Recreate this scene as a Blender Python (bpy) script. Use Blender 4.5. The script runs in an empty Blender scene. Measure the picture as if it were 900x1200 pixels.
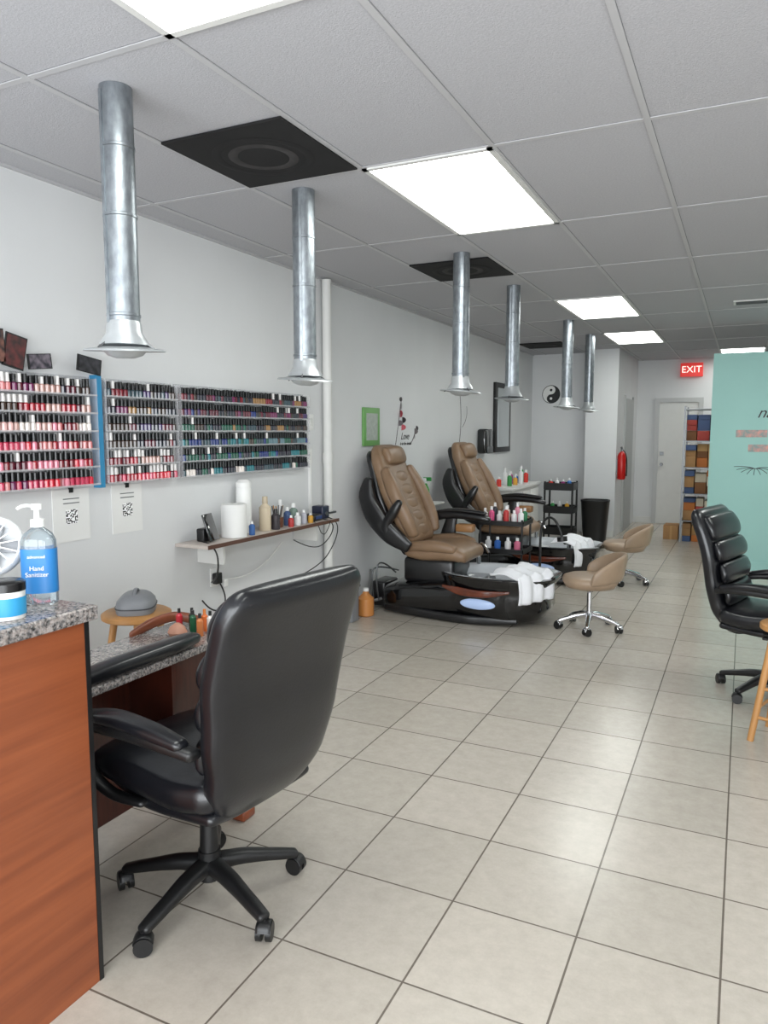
import bpy, bmesh, math, random
from mathutils import Vector, Matrix
random.seed(7)
scene = bpy.context.scene
try:
    scene.view_settings.view_transform = 'Standard'
except Exception:
    pass

def lin(c):
    return tuple(((x/255)/12.92 if x/255 <= .04045 else ((x/255+.055)/1.055)**2.4) for x in c)

MATS = {}
def M(name, col, rough=.5, metal=0, var=0, vscale=8, bump=0, bscale=60, coat=0, trans=0, emit=0, alpha=1, stretch=(1,1,1), spec=.5, col2=None, vdet=4):
    if name in MATS: return MATS[name]
    m = bpy.data.materials.new(name); m.use_nodes = True
    nt = m.node_tree; b = nt.nodes['Principled BSDF']
    c = lin(col)
    b.inputs['Base Color'].default_value = (*c, 1)
    b.inputs['Roughness'].default_value = rough
    b.inputs['Metallic'].default_value = metal
    b.inputs['Coat Weight'].default_value = coat
    b.inputs['Coat Roughness'].default_value = .08
    b.inputs['Transmission Weight'].default_value = trans
    b.inputs['Specular IOR Level'].default_value = spec
    b.inputs['Alpha'].default_value = alpha
    if emit:
        b.inputs['Emission Color'].default_value = (*c, 1)
        b.inputs['Emission Strength'].default_value = emit
    if var or bump or col2:
        tc = nt.nodes.new('ShaderNodeTexCoord'); mp = nt.nodes.new('ShaderNodeMapping')
        mp.inputs['Scale'].default_value = stretch
        nt.links.new(tc.outputs['Object'], mp.inputs['Vector'])
    if var or col2:
        n = nt.nodes.new('ShaderNodeTexNoise'); n.inputs['Scale'].default_value = vscale
        n.inputs['Detail'].default_value = vdet
        nt.links.new(mp.outputs[0], n.inputs['Vector'])
        r = nt.nodes.new('ShaderNodeValToRGB')
        r.color_ramp.elements[0].position = .3; r.color_ramp.elements[1].position = .7
        if col2:
            r.color_ramp.elements[0].color = (*lin(col2), 1); r.color_ramp.elements[1].color = (*c, 1)
        else:
            r.color_ramp.elements[0].color = (*[x*(1-var) for x in c], 1)
            r.color_ramp.elements[1].color = (*[min(1, x*(1+var)) for x in c], 1)
        nt.links.new(n.outputs['Fac'], r.inputs[0]); nt.links.new(r.outputs[0], b.inputs['Base Color'])
    if bump:
        n2 = nt.nodes.new('ShaderNodeTexNoise'); n2.inputs['Scale'].default_value = bscale
        nt.links.new(mp.outputs[0], n2.inputs['Vector'])
        bp = nt.nodes.new('ShaderNodeBump'); bp.inputs['Strength'].default_value = bump
        bp.inputs['Distance'].default_value = .01
        nt.links.new(n2.outputs['Fac'], bp.inputs['Height']); nt.links.new(bp.outputs[0], b.inputs['Normal'])
    MATS[name] = m
    return m

# ---------------- materials
wall_m = M('wall_paint', (216,217,218), .6, var=.03, vscale=1.5, bump=.05, bscale=90)
ceil_m = M('ceiling_tile_mat', (176,176,180), .9, var=.08, vscale=120, bump=.2, bscale=190)
tbar_m = M('tbar', (182,182,184), .5, var=.02)
teal_m = M('teal_paint', (152,196,190), .6, var=.03, vscale=2)
trim_m = M('trim_white', (215,215,212), .45, var=.02)
leather = M('black_leather', (17,18,22), .3, var=.2, vscale=8, bump=.04, bscale=110, coat=.15)
blackpl = M('black_plastic', (20,20,21), .4, var=.1, bump=.05)
blackgl = M('black_gloss', (10,10,12), .08, coat=.6)
tan = M('tan_leather', (134,108,84), .38, var=.1, vscale=10, bump=.08, bscale=150)
tan2 = M('taupe_leather', (156,134,112), .4, var=.08, vscale=10, bump=.08, bscale=150)
chrome = M('chrome', (215,215,218), .12, 1)
galv = M('galvanized', (150,156,161), .36, .9, var=.22, vscale=45, bump=.12, bscale=40, stretch=(1,1,.5))
hoodm = M('hood_metal', (190,194,196), .35, .55, var=.08, vscale=20)
white = M('white_plastic', (232,232,230), .35)
paper = M('paper_white', (228,228,226), .8, var=.01)
cloth = M('towel_white', (235,236,240), .9, var=.02, bump=.4, bscale=200)
oak = M('oak_wood', (176,128,76), .4, var=.2, vscale=9, stretch=(1,1,.12), bump=.05)
cherry_d = M('dark_cherry', (70,30,20), .3, var=.3, vscale=10, stretch=(1,6,.6))
steel = M('steel_gray', (120,122,124), .35, .8)
greyd = M('grey_device_mat', (128,130,134), .4, var=.03)
darkhole = M('soot_black', (16,15,16), .9, var=.4, vscale=5)
card = M('cardboard', (172,130,86), .8, var=.08, vscale=6)
red = M('red_gloss', (190,25,22), .3)

def wood_panel():
    m = bpy.data.materials.new('cherry_panel'); m.use_nodes = True; nt = m.node_tree; b = nt.nodes['Principled BSDF']
    tc = nt.nodes.new('ShaderNodeTexCoord'); mp = nt.nodes.new('ShaderNodeMapping'); mp.inputs['Scale'].default_value = (1,.7,13)
    n = nt.nodes.new('ShaderNodeTexNoise'); n.inputs['Scale'].default_value = 2.4; n.inputs['Detail'].default_value = 9; n.inputs['Distortion'].default_value = .3
    r = nt.nodes.new('ShaderNodeValToRGB'); e = r.color_ramp.elements
    e[0].position = .25; e[0].color = (*lin((118,60,34)),1); e[1].position = .75; e[1].color = (*lin((150,82,48)),1)
    nt.links.new(tc.outputs['Object'], mp.inputs[0]); nt.links.new(mp.outputs[0], n.inputs['Vector']); nt.links.new(n.outputs['Fac'], r.inputs[0]); nt.links.new(r.outputs[0], b.inputs['Base Color'])
    b.inputs['Roughness'].default_value = .38
    return m
cherry = wood_panel()
def granite_mat():
    m = bpy.data.materials.new('granite'); m.use_nodes = True; nt = m.node_tree; b = nt.nodes['Principled BSDF']
    tc = nt.nodes.new('ShaderNodeTexCoord')
    v = nt.nodes.new('ShaderNodeTexVoronoi'); v.inputs['Scale'].default_value = 190
    n = nt.nodes.new('ShaderNodeTexNoise'); n.inputs['Scale'].default_value = 100; n.inputs['Detail'].default_value = 6
    r = nt.nodes.new('ShaderNodeValToRGB'); r.color_ramp.elements[0].position = .38; r.color_ramp.elements[0].color = (*lin((50,47,47)),1)
    r.color_ramp.elements[1].position = .62; r.color_ramp.elements[1].color = (*lin((172,160,154)),1)
    x = nt.nodes.new('ShaderNodeMix'); x.data_type = 'RGBA'; x.inputs[0].default_value = .3
    nt.links.new(tc.outputs['Object'], v.inputs['Vector']); nt.links.new(tc.outputs['Object'], n.inputs['Vector'])
    nt.links.new(n.outputs['Fac'], r.inputs[0]); nt.links.new(r.outputs[0], x.inputs[6])
    s = nt.nodes.new('ShaderNodeSeparateColor'); nt.links.new(v.outputs['Color'], s.inputs[0])
    mu = nt.nodes.new('ShaderNodeMath'); mu.operation = 'MULTIPLY'; mu.inputs[1].default_value = .55; nt.links.new(s.outputs[0], mu.inputs[0])
    nt.links.new(mu.outputs[0], x.inputs[7]); nt.links.new(x.outputs[2], b.inputs['Base Color'])
    b.inputs['Roughness'].default_value = .18
    return m
granite = granite_mat()
def floor_mat():
    m = bpy.data.materials.new('floor_tile'); m.use_nodes = True; nt = m.node_tree; b = nt.nodes['Principled BSDF']
    tc = nt.nodes.new('ShaderNodeTexCoord'); mp = nt.nodes.new('ShaderNodeMapping'); mp.inputs['Location'].default_value = (-.01+.405*20, -1.775+.405*20, 0)
    br = nt.nodes.new('ShaderNodeTexBrick'); br.offset = 0; br.squash = 1
    br.inputs['Scale'].default_value = 1; br.inputs['Brick Width'].default_value = .405; br.inputs['Row Height'].default_value = .405
    br.inputs['Mortar Size'].default_value = .0036; br.inputs['Mortar Smooth'].default_value = .3
    br.inputs['Color1'].default_value = (*lin((200,192,181)),1); br.inputs['Color2'].default_value = (*lin((189,182,171)),1)
    br.inputs['Mortar'].default_value = (*lin((112,104,95)),1)
    n = nt.nodes.new('ShaderNodeTexNoise'); n.inputs['Scale'].default_value = 16; n.inputs['Detail'].default_value = 10; n.inputs['Roughness'].default_value = .78
    r = nt.nodes.new('ShaderNodeValToRGB'); r.color_ramp.elements[0].position = .3; r.color_ramp.elements[0].color = (.80,.79,.78,1); r.color_ramp.elements[1].position = .7; r.color_ramp.elements[1].color = (1,1,1,1)
    x = nt.nodes.new('ShaderNodeMix'); x.data_type = 'RGBA'; x.blend_type = 'MULTIPLY'; x.inputs[0].default_value = 1
    nt.links.new(tc.outputs['Object'], mp.inputs[0]); nt.links.new(mp.outputs[0], br.inputs['Vector']); nt.links.new(tc.outputs['Object'], n.inputs['Vector'])
    nt.links.new(n.outputs['Fac'], r.inputs[0]); nt.links.new(br.outputs['Color'], x.inputs[6]); nt.links.new(r.outputs[0], x.inputs[7]); nt.links.new(x.outputs[2], b.inputs['Base Color'])
    bp = nt.nodes.new('ShaderNodeBump'); bp.invert = True; bp.inputs['Distance'].default_value = .003; bp.inputs['Strength'].default_value = .6
    nt.links.new(br.outputs['Fac'], bp.inputs['Height']); nt.links.new(bp.outputs[0], b.inputs['Normal'])
    b.inputs['Roughness'].default_value = .24
    return m
floor_m = floor_mat()

# ---------------- geometry helpers
def empty(name, loc=(0,0,0), rz=0, sc=1):
    o = bpy.data.objects.new(name, None); scene.collection.objects.link(o)
    o.location = loc; o.rotation_euler = (0,0,math.radians(rz)); o.empty_display_size = .1; o.scale = (sc,sc,sc)
    return o
def mk(name, vs, fs, mats, parent=None, mi=None, smooth=True, sharp=38):
    me = bpy.data.meshes.new(name); me.from_pydata([tuple(v) for v in vs], [], fs)
    if not isinstance(mats, (list, tuple)): mats = [mats]
    for m in mats: me.materials.append(m)
    if mi:
        for p, i in zip(me.polygons, mi): p.material_index = i
    bm = bmesh.new(); bm.from_mesh(me); bmesh.ops.recalc_face_normals(bm, faces=bm.faces); bm.to_mesh(me); bm.free()
    if smooth:
        for p in me.polygons: p.use_smooth = True
        try: me.set_sharp_from_angle(angle=math.radians(sharp))
        except Exception: pass
    o = bpy.data.objects.new(name, me); scene.collection.objects.link(o)
    if parent: o.parent = parent
    return o
def box(name, c, s, mat, parent=None, bev=0, rot=None):
    vs = [Vector((x*s[0]/2, y*s[1]/2, z*s[2]/2)) for x in (-1,1) for y in (-1,1) for z in (-1,1)]
    fs = [(0,1,3,2),(4,6,7,5),(0,4,5,1),(2,3,7,6),(0,2,6,4),(1,5,7,3)]
    o = mk(name, vs, fs, mat, parent, smooth=False)
    o.location = c
    if rot: o.rotation_euler = [math.radians(a) for a in rot]
    if bev:
        b = o.modifiers.new('b', 'BEVEL'); b.width = bev; b.segments = 3
        for p in o.data.polygons: p.use_smooth = True
        b.harden_normals = False
    return o
def bx(name, x0,x1,y0,y1,z0,z1, mat, parent=None, bev=0):
    return box(name, ((x0+x1)/2,(y0+y1)/2,(z0+z1)/2), (x1-x0,y1-y0,z1-z0), mat, parent, bev)
def cyl(name, p1, p2, r1, mat, parent=None, r2=None, n=20):
    p1 = Vector(p1); p2 = Vector(p2); r2 = r1 if r2 is None else r2
    T = (p2-p1).normalized(); A = Vector((0,0,1)) if abs(T.z) < .9 else Vector((1,0,0))
    S = T.cross(A).normalized(); N = S.cross(T)
    vs = []
    for p, r in ((p1,r1),(p2,r2)):
        for i in range(n):
            a = 2*math.pi*i/n; vs.append(p+S*math.cos(a)*r+N*math.sin(a)*r)
    fs = [(i,(i+1)%n,n+(i+1)%n,n+i) for i in range(n)]+[tuple(range(n)), tuple(range(2*n-1,n-1,-1))]
    return mk(name, vs, fs, mat, parent)
def rings(name, rs, mat, parent=None, e=2, n=32, mi=None, cap0=True, cap1=True, sharp=38, rot=0):
    vs = []; fs = []; ml = []
    for r in rs:
        z, rx, ry = r[:3]; cx, cy = (r[3], r[4]) if len(r) > 3 else (0,0)
        for i in range(n):
            a = 2*math.pi*i/n; ca, sa = math.cos(a), math.sin(a)
            x = rx*math.copysign(abs(ca)**(2/e), ca); y = ry*math.copysign(abs(sa)**(2/e), sa)
            vs.append((cx+x, cy+y, z))
    for k in range(len(rs)-1):
        for i in range(n):
            fs.append((k*n+i, k*n+(i+1)%n, (k+1)*n+(i+1)%n, (k+1)*n+i)); ml.append(mi[k] if mi else 0)
    if cap0: fs.append(tuple(range(n))); ml.append(mi[0] if mi else 0)
    if cap1: fs.append(tuple(range((len(rs)-1)*n, len(rs)*n))); ml.append(mi[-1] if mi else 0)
    return mk(name, vs, fs, mat, parent, ml, sharp=sharp)
def at(o, loc, rot=None):
    o.location = loc
    if rot: o.rotation_euler = [math.radians(a) for a in rot]
    return o
def dense(pts, sizes, sub=10):
    P = [Vector(p) for p in pts]; n = len(P); out = []; so = []
    for i in range(n-1):
        p0 = P[max(i-1,0)]; p1 = P[i]; p2 = P[i+1]; p3 = P[min(i+2,n-1)]
        for k in range(sub):
            t = k/sub
            out.append(.5*((2*p1)+(p2-p0)*t+(2*p0-5*p1+4*p2-p3)*t*t+(3*p1-p0-3*p2+p3)*t**3))
            so.append(tuple(a+(b-a)*(3*t*t-2*t**3) for a, b in zip(sizes[i], sizes[i+1])))
    out.append(P[-1]); so.append(sizes[-1])
    return out, so
def sweep(name, pts, sizes, side, mat, parent=None, e=3, n=24, endr=0, count=16, closed=False):
    if not isinstance(sizes, list): sizes = [sizes]*len(pts)
    D, Z = dense(pts, sizes)
    L = [0]
    for i in range(1, len(D)): L.append(L[-1]+(D[i]-D[i-1]).length)
    tot = L[-1]
    ss = [tot*i/count for i in range(count+1)]
    if endr:
        er = min(endr, tot*.45)
        ex = [er*(1-math.cos(math.pi/2*k/5)) for k in range(6)]
        ss = [s for s in ss if er < s < tot-er]
        ss = ex+ss+[tot-s for s in reversed(ex)]
    S = Vector(side).normalized(); vs = []
    def samp(s):
        s = max(0, min(tot, s)); j = 0
        while j < len(L)-2 and L[j+1] < s: j += 1
        t = (s-L[j])/max(1e-9, L[j+1]-L[j])
        return D[j].lerp(D[j+1], t), tuple(a+(b-a)*t for a, b in zip(Z[j], Z[j+1]))
    for s in ss:
        p, (w, h) = samp(s); d = tot*.01
        T = (samp(s+d)[0]-samp(s-d)[0]).normalized(); N = T.cross(S).normalized()
        if endr:
            m = min(s, tot-s)
            if m < er:
                k = math.sqrt(max(0, 1-(1-m/er)**2)); q = 2*min(er, h/2*.9, w/2*.9)*(1-k); w -= q; h -= q
        for i in range(n):
            a = 2*math.pi*i/n; ca, sa = math.cos(a), math.sin(a)
            vs.append(p+S*(w/2*math.copysign(abs(ca)**(2/e), ca))+N*(h/2*math.copysign(abs(sa)**(2/e), sa)))
    R = len(ss)
    fs = [(k*n+i, k*n+(i+1)%n, (k+1)*n+(i+1)%n, (k+1)*n+i) for k in range(R-1) for i in range(n)]
    fs += [tuple(range(n)), tuple(range((R-1)*n, R*n))]
    return mk(name, vs, fs, mat, parent, sharp=60)
def tube(name, pts, r, mat, parent=None, cyc=False):
    c = bpy.data.curves.new(name, 'CURVE'); c.dimensions = '3D'; c.bevel_depth = r; c.bevel_resolution = 3; c.resolution_u = 8
    s = c.splines.new('NURBS'); s.points.add(len(pts)-1)
    for q, p in zip(s.points, pts): q.co = (*p, 1)
    s.use_endpoint_u = True; s.order_u = 3; s.use_cyclic_u = cyc
    c.materials.append(mat)
    o = bpy.data.objects.new(name, c); scene.collection.objects.link(o)
    if parent: o.parent = parent
    return o
def text(name, s, size, mat, loc, rot, parent=None, ext=.001, shear=0):
    c = bpy.data.curves.new(name, 'FONT'); c.body = s; c.size = size; c.extrude = ext; c.shear = shear
    c.align_x = 'CENTER'; c.align_y = 'CENTER'; c.materials.append(mat)
    o = bpy.data.objects.new(name, c); scene.collection.objects.link(o); o.location = loc
    o.rotation_euler = [math.radians(a) for a in rot]
    if parent: o.parent = parent
    return o

# ---------------- room
XL, XR, YF, YB, H = -3.03, 3.0, -1.5, 13.3, 2.73
bx('floor', XL-.1, XR+.1, YF-.1, YB+.1, -.1, 0, floor_m)
bpy.data.objects['floor'].data.transform(Matrix.Translation(bpy.data.objects['floor'].location)); bpy.data.objects['floor'].location = (0,0,0)
bx('ceiling', XL-.1, XR+.1, YF-.1, YB+.1, H, H+.1, ceil_m)
bx('wall_left', XL-.12, XL, YF-.1, YB+.1, 0, H, wall_m)
bx('wall_right', XR, XR+.12, YF-.1, YB+.1, 0, H, wall_m)
bx('wall_back', XL, XR, YB, YB+.12, 0, H, wall_m)
fw = empty('wall_front')
bx('sill', XL, XR, YF-.1, YF, 0, .15, trim_m, fw); bx('header', XL, XR, YF-.1, YF, 2.25, H, trim_m, fw)  # unseen header, set low to keep daylight off the near ceiling
for i, x in enumerate((-3.0,-1.5,0,1.5,2.97)): bx('mullion_%d' % i, x-.03, x+.03, YF-.1, YF, .15, 2.25, steel, fw)
bx('wall_utility', XL, -2.12, 11.6, 11.7, 0, H, wall_m)
bx('wall_corridor_end', -2.12, -1.67, 11.2, 11.32, 0, H, wall_m)
bx('wall_corridor_side', -1.77, -1.67, 11.32, YB, 0, H, wall_m)
bx('wall_corridor_return', -2.12, -2.02, 11.32, 11.7, 0, H, wall_m)
bx('wall_teal_partition', -.35, XR, 9.16, 9.28, 0, 2.41, teal_m)
bx('baseboard_left', XL, XL+.015, YF, 11.6, 0, .1, trim_m)
bx('baseboard_back', -1.67, XR, YB-.015, YB, 0, .1, trim_m)
bx('baseboard_teal', -.35, XR, 9.145, 9.16, 0, .1, teal_m)
bx('baseboard_corridor', -2.12, -1.67, 11.185, 11.2, 0, .1, trim_m)

GX = [-2.83,-2.22,-1.61,-1.0,-.39,.22,.83,1.44,2.05,2.66]
GY = [-.65,.60,1.85,3.10,4.35,5.60,6.85,8.10,9.35,10.6,11.85,13.1]
g = empty('ceiling_grid')
joint = M('grid_dark_joint', (120,120,122), .9)  # thin dark line along both edges of the grid bars
for i, x in enumerate(GX):
    bx('runner_%d' % i, x-.012, x+.012, YF, YB, H-.005, H, tbar_m, g)
    bx('joint_%d' % i, x-.0135, x+.0135, YF, YB, H-.0015, H, joint, g)
for i, y in enumerate(GY):
    bx('cross_tee_%d' % i, XL, XR, y-.012, y+.012, H-.0045, H, tbar_m, g)
    bx('cross_joint_%d' % i, XL, XR, y-.0145, y+.0145, H-.0012, H, joint, g)
bx('wall_angle', XL, XL+.022, YF, 11.6, H-.01, H, tbar_m, g)

def panel_mat():
    m = bpy.data.materials.new('light_diffuser'); m.use_nodes = True; nt = m.node_tree; nt.nodes.clear()
    o = nt.nodes.new('ShaderNodeOutputMaterial'); e = nt.nodes.new('ShaderNodeEmission'); e.inputs['Strength'].default_value = 10.5
    tc = nt.nodes.new('ShaderNodeTexCoord'); n = nt.nodes.new('ShaderNodeTexNoise'); n.inputs['Scale'].default_value = 5
    r = nt.nodes.new('ShaderNodeValToRGB'); r.color_ramp.elements[0].color = (.86,.93,.88,1); r.color_ramp.elements[1].color = (1,1,.97,1)
    nt.links.new(tc.outputs['Object'], n.inputs['Vector']); nt.links.new(n.outputs['Fac'], r.inputs[0]); nt.links.new(r.outputs[0], e.inputs[0]); nt.links.new(e.outputs[0], o.inputs[0])
    return m
pm = panel_mat()
def troffer(x0, y0):
    t = empty('ceiling_light_panel')
    x1 = x0+.61; y1 = y0+1.25
    bx('diffuser', x0+.025, x1-.025, y0+.025, y1-.025, H-.006, H-.001, pm, t)
    for i, (a,b,c,d) in enumerate(((x0,x1,y0,y0+.025),(x0,x1,y1-.025,y1),(x0,x0+.025,y0,y1),(x1-.025,x1,y0,y1))):
        bx('frame_%d' % i, a,b,c,d, H-.012, H-.001, trim_m, t)
for x0, y0 in ((-1.61,.60),(-1.61,3.10),(-1.61,6.85),(-1.61,9.35),(.83,.60),(.83,4.35),(.83,6.85),(-.39,11.85)): troffer(x0, y0)  # panels over the right half are unseen, added to light the room
def dark_vent(x0, y0):
    t = empty('ceiling_exhaust_vent')
    bx('sooty_tile', x0+.012, x0+.598, y0, y0+.61, H-.012, H-.002, darkhole, t)
    m1 = M('soot_ring', (52,50,50), .9, var=.3, vscale=12)
    for i, r in enumerate((.13, .2)):
        o = rings('ring_%d' % i, [(-.002,r-.02,r-.02),(-.006,r,r),(-.002,r+.02,r+.02)], m1 if i == 0 else darkhole, t, cap0=False, cap1=False); o.location = (x0+.305, y0+.305, H-.011)
dark_vent(-2.22, 2.47); dark_vent(-2.22, 4.98); dark_vent(-2.83, 10.0)
v = empty('air_register')
bx('frame', -.15,.15,7.6,7.8,H-.012,H-.001,trim_m,v)
for i in range(5): bx('slat_%d' % i, -.13,.13,7.62+i*.035,7.635+i*.035,H-.016,H-.012,M('slat_dark',(60,60,60)),v)

d = empty('door_1')
bx('leaf', -1.30,-.70,YB-.03,YB-.001,0.005,2.03,trim_m,d)
fm = M('door_frame', (185,186,186), .4)
bx('jamb_l', -1.37,-1.30,YB-.05,YB-.001,0,2.10,fm,d); bx('jamb_r', -.70,-.63,YB-.05,YB-.001,0,2.10,fm,d); bx('head', -1.30,-.70,YB-.05,YB-.001,2.03,2.10,fm,d)
cyl('knob', (-1.24,YB-.03,1.0),(-1.24,YB-.09,1.0),.025,steel,d)
bx('deadbolt', -1.27,-1.21,YB-.05,YB-.03,1.15,1.21,steel,d); bx('slide_bolt', -.82,-.71,YB-.05,YB-.03,1.45,1.48,steel,d)
s = empty('exit_sign')
bx('housing', -1.0,-.66,YB-.07,YB-.001,2.44,2.66,M('exit_red',(225,60,55),.4,emit=.4),s,.005)
text('exit_text','EXIT',.15,M('exit_white',(250,235,225),emit=1),(-.83,YB-.073,2.55),(90,0,0),s)
d2 = empty('door_2'); bx('leaf', -1.669,-1.64,11.9,12.7,0.005,2.05,M('side_door',(170,172,172),.5),d2); bx('jamb', -1.669,-1.65,11.83,11.9,0,2.1,fm,d2); bx('jamb_b', -1.669,-1.65,12.7,12.77,0,2.1,fm,d2)

p = empty('vertical_drain_pipe')
cyl('pipe', (-2.975,5.13,0),(-2.975,5.13,H-.012),.036,trim_m,p); 
for z in (.25,1.3): cyl('coupling', (-2.975,5.13,z),(-2.975,5.13,z+.08),.042,trim_m,p)
bx('strap', -3.029,-2.93,5.08,5.18,.9,.915,steel,p)
def plate(y, z, n='light_switch'):
    e = empty(n); bx('plate', XL, XL+.008, y-.037,y+.037,z-.06,z+.06,white,e,.003); bx('toggle', XL+.008,XL+.014,y-.01,y+.01,z-.03,z+.03,trim_m,e)
plate(4.96,1.62); plate(4.93,1.36); plate(3.75,.62,'wall_outlet')
bx('trim_conduit', XL, XL+.02, 4.92, 4.94, .9, 1.30, white)

# ---------------- ducts
def duct(x, y, zb=1.93, rot=0):
    e = empty('exhaust_duct', (x,y,0), rot); r = .056
    cyl('pipe', (0,0,zb),(0,0,H-.001), r, galv, e, n=32)
    k = 0
    for z in (zb+.03, zb+.37, zb+.60):
        rings('crimp_%d' % k, [(z-.006,r,r),(z-.004,r+.003,r+.003),(z+.004,r+.003,r+.003),(z+.006,r,r)], galv, e, cap0=False, cap1=False); k += 1
    bx('seam', -r*.3-.006, -r*.3+.006, -r-.002, -r+.01, zb, H-.02, galv, e)
    rings('hood_cone', [(zb+.01,r,r),(zb,r+.004,r+.004),(zb-.03,r+.006,r+.006),(zb-.055,r+.022,r+.022),(zb-.075,r+.032,r+.032),(zb-.077,r+.02,r+.02)], hoodm, e, cap0=False)
    o = rings('hood_dish', [(.012,.05,.05),(.014,.08,.08),(.004,.137,.137),(-.002,.142,.142),(-.004,.137,.137),(.004,.08,.08),(-.018,.06,.06),(-.028,.03,.03)], hoodm, e, n=40)
    at(o, (0,0,zb-.092), (4,3,0))
    for i in range(3):
        a = i*2.09+.4; cyl('strut_%d' % i, (math.cos(a)*.075,math.sin(a)*.075,zb-.066),(math.cos(a)*.11,math.sin(a)*.11,zb-.09),.004,steel,e,n=8)
    return e
duct(-2.015,2.035); duct(-2.015,3.254,1.90,30); duct(-1.757,4.826,1.91,60); duct(-1.755,6.06,1.91,10); duct(-1.75,8.14,1.90,80); duct(-1.76,9.455,1.9,50)

# ---------------- polish racks and bottles
acr = M('acrylic', (225,225,228), .12, alpha=.25)
acl = M('acrylic_lip', (225,225,228), .12, alpha=.35)
def rack(y0, y1, rows, z0=1.28):
    e = empty('nail_polish_rack')
    bx('back_panel', XL+.0005, XL+.004, y0, y1, z0-.005, z0+.545, acr, e)
    for k in range(rows):
        bx('shelf_%d' % k, XL+.006, XL+.058, y0, y1, z0+.09*k-.003, z0+.09*k, acr, e)
        bx('lip_%d' % k, XL+.058, XL+.060, y0, y1, z0+.09*k-.003, z0+.09*k+.006, acl, e)
    for yy in (y0, y1-.003): bx('side', XL+.006, XL+.058, yy, yy+.003, z0, z0+.535, acr, e)
rack(1.55,2.80,6); rack(2.86,3.40,6); rack(3.425,4.85,6)
bx('blue_tape_strip', XL+.001, XL+.05, 2.806, 2.838, 1.26, 1.835, M('blue_tape',(50,135,180),.4))
palette = [(170,20,40),(200,60,90),(225,130,150),(120,12,30),(235,190,185),(205,120,120),(90,10,35),(215,40,60),
           (235,225,218),(190,150,140),
           (30,20,40),(60,30,90),(25,40,110),(20,110,120),(15,80,60),(60,40,30),(110,30,80),(40,60,70),(150,110,60),(90,120,130)]
bms = [M('polish_%d' % i, c, .12, coat=.5) for i, c in enumerate(palette)]
capb = M('cap_black',(14,13,15),.25); capw = M('cap_white',(225,222,220),.3)
bms += [capb, capw]
R0 = [[2,1,5,7,2,1,16],[0,7,1,3,2,6],[7,1,2,5,0,9,3],[5,9,4,3,2,8,6,9],[6,3,10,0,5,9,9,15],[6,3,16,6,9,10,5,15,10]]
R1 = [[0,7,3,1,6],[3,6,0,9,15],[9,15,6,3,10],[10,11,15,6],[10,15,16,18,10],[10,17,11,3,15]]
R2 = [[17,13,14,10,8,10],[13,14,10,12,14],[13,12,14,19,17,15],[18,15,14,10,17],[16,11,10,12,15,6],[6,3,16,10,18,10,15,17]]
def bottles():
    vs = []; fs = []; ml = []
    def prism(cx, cy, z0, z1, r0, r1, mi, n=8):
        b = len(vs)
        for z, r in ((z0,r0),(z1,r1)):
            for i in range(n):
                a = 2*math.pi*(i+.5)/n; vs.append((cx+math.cos(a)*r, cy+math.sin(a)*r, z))
        for i in range(n): fs.append((b+i,b+(i+1)%n,b+n+(i+1)%n,b+n+i)); ml.append(mi)
        fs.append(tuple(b+n+i for i in range(n))); ml.append(mi)
        fs.append(tuple(b+i for i in reversed(range(n)))); ml.append(mi)
    for (y0,y1,kind) in ((1.57,2.79,0),(2.88,3.39,1),(3.44,4.84,2)):
        for k in range(6):
            z = 1.2805+.09*k; y = y0+.012; run=0; c=0
            while y < y1-.012:
                if run <= 0:
                    c = random.choice((R0,R1,R2)[kind][k]); run = random.choice((1,1,1,2,3))
                run -= 1
                cap = 21 if (random.random() < .07 or (kind == 1 and k < 2 and random.random() < .6) or (kind == 0 and k in (5,4) and random.random() < .25)) else 20
                sh = random.uniform(-.006,.004)
                for xo in (.042, .018):
                    if random.random() < .05: continue
                    yy = y+random.uniform(-.002,.002)
                    prism(XL+xo, yy, z, z+.036, .0135,.0135, c); prism(XL+xo, yy, z+.036, z+.042, .0135,.008, c)
                    prism(XL+xo, yy, z+.042, z+.080+sh, .0095,.0085, cap)
                y += .0285 if kind else .030
    return mk('nail_polish_bottles', vs, fs, bms, None, ml, smooth=False)
bottles()
pcol = [(30,20,24),(46,26,26),(20,22,34),(18,18,22)]; pc2 = [(120,78,66),(96,40,40),(120,110,120),(60,58,64)]
for i, (y, z, w, h, t) in enumerate(((2.235,1.922,.07,.15,3),(2.32,1.905,.11,.15,-12),(2.45,1.872,.13,.07,6),(2.74,1.878,.15,.08,-8))):
    e = empty('photo_print'); 
    box('frame_edge', (XL+.075,y,z), (.006,w,h), blackpl, e, 0, (t,0,0))
    box('picture', (XL+.0795,y,z), (.002,w*.88,h*.9), M('photo_%d' % i, pc2[i], .3, col2=pcol[i], vscale=34, vdet=1), e, 0, (t,0,0))
def qr_mat():
    m = bpy.data.materials.new('qr'); m.use_nodes = True; nt = m.node_tree; b = nt.nodes['Principled BSDF']
    tc = nt.nodes.new('ShaderNodeTexCoord'); vm = nt.nodes.new('ShaderNodeVectorMath'); vm.operation = 'SNAP'; vm.inputs[1].default_value = (1,.006,.006)
    wn = nt.nodes.new('ShaderNodeTexWhiteNoise'); mt = nt.nodes.new('ShaderNodeMath'); mt.operation = 'GREATER_THAN'; mt.inputs[1].default_value = .5
    nt.links.new(tc.outputs['Object'], vm.inputs[0]); nt.links.new(vm.outputs[0], wn.inputs[0]); nt.links.new(wn.outputs[0], mt.inputs[0]); nt.links.new(mt.outputs[0], b.inputs['Base Color'])
    return m
qm = qr_mat()
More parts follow.
